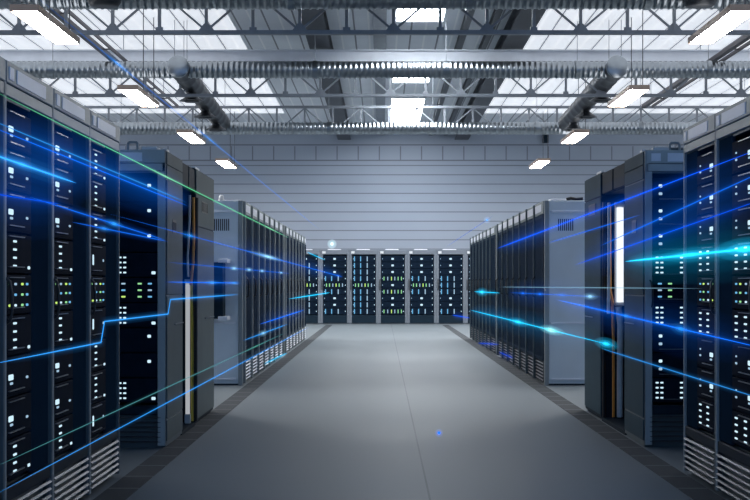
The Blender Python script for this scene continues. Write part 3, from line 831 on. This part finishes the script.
def beam(pts, col, label, s=1.0, r=0.004, halo=0.03, beads=(), hal=1.0, wide=0.0, wcol=(0.001, 0.075, 0.42)):
    """a thin glowing line in the air: bright core, soft glow around it, brighter spots along it"""
    P_, f = resample(pts)
    o = MB().tube(P_, [r * 0.55 * q for q in f], 8).build('light_beam', core_mat(col, 1.4 * s * BEAM))
    tag(o, label, 'light beam', 'light beams')
    pts = [Vector(p) for p in pts]
    ch = sum(chord(p, (pts[-1] - pts[0]).normalized()) for p in (pts[0], pts[-1])) / 2
    lay = [(halo * 0.22, 0.30 * s * hal), (halo * 0.45, 0.13 * s * hal), (halo * 0.9, 0.06 * s * hal)]
    if wide: lay += [(0.06, wide * 1.3), (0.11, wide * 1.3), (0.17, wide * 1.3)]
    for R_, k in lay:
        MB().tube(P_, [R_ * q for q in f], 14).build('glow', glow_mat(wcol if R_ in (0.06, 0.11, 0.17) else col, k * BEAM / (2 * R_ * ch)), o)
    for (tt, L, rr, ss, bc) in beads:
        a, b2 = pts[0], pts[-1]; d = (b2 - a).normalized(); m = a + (b2 - a) * tt
        cb = min(chord(m, d), L / rr)
        for q, k in ((0.25, 0.55), (0.5, 0.22), (0.85, 0.11)):
            ring = []; rad = []
            for j in range(13):
                x = -1 + j / 6
                ring.append(m + d * (x * L * q)); rad.append(max(0.0008, rr * q * (1 - x*x)))
            MB().tube(ring, rad, 12).build('bright_spot', glow_mat(bc, k * ss * BEAM / (2 * rr * q * cb)), o)
    return o
def par(a, b2, px):   # chord parameter of the point that projects to column px
    lo, hi = 0.0, 1.0
    for _ in range(40):
        m = (lo + hi) / 2; p = a + (b2 - a) * m; x = CX + F * p.x / p.y
        if (x < px) == (a.x / a.y < b2.x / b2.y): lo = m
        else: hi = m
    return lo
# --- left side
a, b2 = PL(-30, 79), PL(290, 238.5)
beam([a, b2], GREEN, 'long green light beam along the tops of the left cabinets', 0.6, 0.004, 0.022, [(par(a, b2, 165), 1.3, 0.014, 0.5, (0.5, 1.0, 0.65)), (par(a, b2, 270), 2.4, 0.02, 0.4, (0.5, 1.0, 0.7))])
beam([PL(-30, 111), PL(186, 202)], AZ, 'upper of two close blue light beams across the near left cabinets', 0.45, 0.004, 0.03, wide=0.035)
beam([PL(-30, 118), PL(188, 206)], BLUE, 'lower of two close blue light beams across the near left cabinets', 0.55, 0.004, 0.03, wide=0.035)
a, b2 = PL(-30, 146.5), PL(76, 183)
beam([a, b2], AZ, 'bright azure light beam entering from the left edge', 1.0, 0.005, 0.045, [(par(a, b2, 22), 0.35, 0.03, 0.9, AZ)], wide=0.04)
a, b2 = PL(30, 197), PL(165, 240)
beam([a, b2], BLUE, 'blue light beam with a bright head between the two nearer left cabinets', 0.55, 0.004, 0.035, [(par(a, b2, 114), 0.35, 0.028, 1.5, AZ)])
a, b2 = PL(72, 222), PL(168, 241.5)
beam([a, b2], BLUE, 'short blue light beam below the bright headed one, left side', 0.5, 0.004, 0.03, [(par(a, b2, 104), 0.3, 0.024, 1.0, AZ)])
beam([PL(-30, 190), PL(60, 204)], DEEP, 'faint deep blue light beam low on the nearest left cabinet', 0.5, 0.004, 0.04, wide=0.035)
beam([PL(-30, 368.5), PL(101, 342.5), PL(104.5, 321.5), PL(168, 314), PL(170.5, 299.5), PL(239, 294.4)], AZ, 'stepped blue light beam zigzagging along the left cabinets', 0.8, 0.0045, 0.032)
a, b2 = PL(-30, 478.5), PL(288, 331.5)
beam([a, b2], (0.09, 0.36, 0.40), 'dim teal light beam slanting above the left floor strip', 0.35, 0.004, 0.02, [(par(a, b2, 255), 2.2, 0.02, 0.3, GREEN)])
beam([PL(-30, 508), PL(309, 327)], AZ, 'long blue light beam slanting low along the left cabinets to the far end', 0.7, 0.0045, 0.028)
a, b2 = PL(110, 214), P(343, 277, 37.6)
beam([a, b2], BLUE, 'long blue light beam from the left cabinets to the back row', 0.55, 0.005, 0.05, [(par(a, b2, 190), 0.6, 0.035, 0.9, AZ), (par(a, b2, 268), 3.0, 0.04, 1.4, PALE), (par(a, b2, 338), 3.2, 0.06, 0.9, BLUE)], wide=0.04)
a, b2 = PL(166, 262), PL(290, 273.5)
beam([a, b2], BLUE, 'blue light beam with a string of bright spots across the left far row', 0.4, 0.004, 0.03, [(par(a, b2, p), 0.5, 0.035, 1.3, PALE) for p in (234, 249, 262, 281)], wide=0.035)
a, b2 = PL(165, 282), PL(240, 283)
beam([a, b2], BLUE, 'level blue light beam at eye height by the left open bay', 0.7, 0.004, 0.03, [(par(a, b2, 212), 0.7, 0.03, 1.2, AZ), (par(a, b2, 234), 0.8, 0.03, 1.0, AZ)], wide=0.03)
beam([PL(288, 299), P(330, 292.6, 37.0)], CYAN, 'cyan light beam crossing from the left row to the back row', 0.9, 0.008, 0.06)
beam([PL(259, 324.5), PL(304, 310)], BLUE, 'blue light beam above the floor at the left far row, upper of the short pair', 0.8, 0.006, 0.05, wide=0.03)
a, b2 = PL(242, 341), PL(288, 324)
beam([a, b2], AZ, 'short blue light beam with one bright spot low on the left far row', 0.6, 0.006, 0.045, [(par(a, b2, 263), 0.7, 0.05, 1.0, PALE)])
beam([PL(264, 364), PL(287, 353)], CYAN, 'short cyan light beam over the left base grilles', 0.6, 0.008, 0.06)
beam([P(307, 252, 36), P(325, 260, 37.3)], CYAN, 'short cyan light beam at the upper left of the back row', 0.7, 0.01, 0.07)
a, b2 = P(28, -10, 16.0), P(320, 230, 38.0)
beam([a, b2], (0.03, 0.25, 1.0), 'long faint blue light beam falling from the roof on the left to the back wall', 0.32, 0.006, 0.05, [(par(a, b2, 118), 1.2, 0.07, 0.9, AZ), (par(a, b2, 210), 2.0, 0.07, 0.5, AZ)])
# --- right side
a, b2 = PR(470, 310), PR(617, 346.5)
beam([a, b2], CYAN, 'bright cyan light beam along the right far row at knee height', 0.75, 0.006, 0.045, [(par(a, b2, 518), 1.7, 0.07, 1.4, CYAN), (par(a, b2, 551), 1.3, 0.06, 1.7, (0.3, 0.95, 1.0)), (par(a, b2, 606), 0.7, 0.06, 1.6, CYAN)], wide=0.04, wcol=(0.001, 0.17, 0.42))
a, b2 = PR(474, 291.6), PR(500, 293)
beam([a, b2], CYAN, 'short cyan light beam at the far end of the right row', 0.7, 0.008, 0.06, [(par(a, b2, 482), 1.2, 0.10, 1.8, CYAN)])
a, b2 = PR(625, 261.5), PR(775, 246)
beam([a, b2], CYAN, 'thick bright cyan light beam across the near right cabinets', 0.9, 0.008, 0.055, [(par(a, b2, 745), 0.8, 0.07, 1.5, CYAN), (par(a, b2, 690), 1.2, 0.05, 1.0, CYAN)], wide=0.05, wcol=(0.001, 0.22, 0.42))
beam([PR(496, 249), PR(775, 143)], DEEP, 'upper of the rising blue light beams on the right side', 0.85, 0.006, 0.05, [], 1.3, wide=0.035)
beam([PR(548, 243), PR(640, 215)], BLUE, 'short rising blue light beam above the right end panel', 0.5, 0.005, 0.035)
beam([PR(600, 246), PR(775, 166)], BLUE, 'middle of the rising blue light beams on the right side', 0.5, 0.005, 0.04, wide=0.035)
beam([PR(575, 265), PR(775, 195)], DEEP, 'lowest of the rising blue light beams on the right side', 0.6, 0.005, 0.05, wide=0.035)
beam([PR(499, 287), PR(702, 288.5)], (0.35, 0.7, 0.95), 'thin pale light beam running level along the right cabinets', 0.28, 0.0035, 0.016)
a, b2 = PR(510, 292.6), PR(602, 297)
beam([a, b2], BLUE, 'blue light beam with bright spots across the right end panel', 0.45, 0.004, 0.03, [(par(a, b2, p), 0.5, 0.04, 1.2, PALE if p == 590 else BLUE) for p in (523, 540, 562, 590)], wide=0.035)
a, b2 = PR(556, 299.5), PR(775, 351)
beam([a, b2], BLUE, 'strong blue light beam descending across the right cabinets', 0.8, 0.005, 0.05, [(par(a, b2, 626), 0.3, 0.03, 0.9, AZ), (par(a, b2, 681), 0.35, 0.045, 1.0, AZ)], wide=0.035)
beam([PR(600, 348), PR(775, 403)], AZ, 'thin azure light beam low across the right cabinets', 0.5, 0.004, 0.026)
beam([PR(478, 343), PR(499, 344.5)], DEEP, 'deep blue light beam at the foot of the rear block, right side', 0.5, 0.008, 0.09)
beam([PR(499, 352), PR(513, 358)], DEEP, 'deep blue light beam at the foot of the front block, right side', 0.5, 0.008, 0.09)
beam([P(452, 315, 37.6), P(470, 318, 37.2)], DEEP, 'deep blue light beam at the foot of the back row on the right', 0.7, 0.012, 0.14)
beam([P(446, 247, 37.5), P(493, 216, 36)], BLUE, 'faint blue light beam in front of the end wall on the right', 0.25, 0.008, 0.06)
# sparks
def spark(p, r, col, label, s=2.0):
    o = MB().tube([p + Vector((0, 0, r * math.sin(a_))) for a_ in [-PI/2 + PI*k/8 for k in range(9)]], [max(0.0005, r * math.cos(-PI/2 + PI*k/8)) for k in range(9)], 12).build('light_spark', core_mat(col, s))
    tag(o, label, 'light spark', 'light sparks')
    R = r * 3.2
    MB().tube([p + Vector((0, 0, R * math.sin(a_))) for a_ in [-PI/2 + PI*k/8 for k in range(9)]], [max(0.0005, R * math.cos(-PI/2 + PI*k/8)) for k in range(9)], 12).build('glow', glow_mat(col, 0.22 * s / (2 * R)), o)
spark(P(332, 244, 37.8), 0.045, (0.6, 0.95, 1.0), 'pale light spark above the left part of the back row')
spark(P(439, 433, 10.0), 0.010, BLUE, 'tiny blue light spark just over the open floor')
spark(P(487, 220, 36.5), 0.03, (0.2, 0.5, 1.0), 'tiny blue light spark in front of the end wall', 1.2)
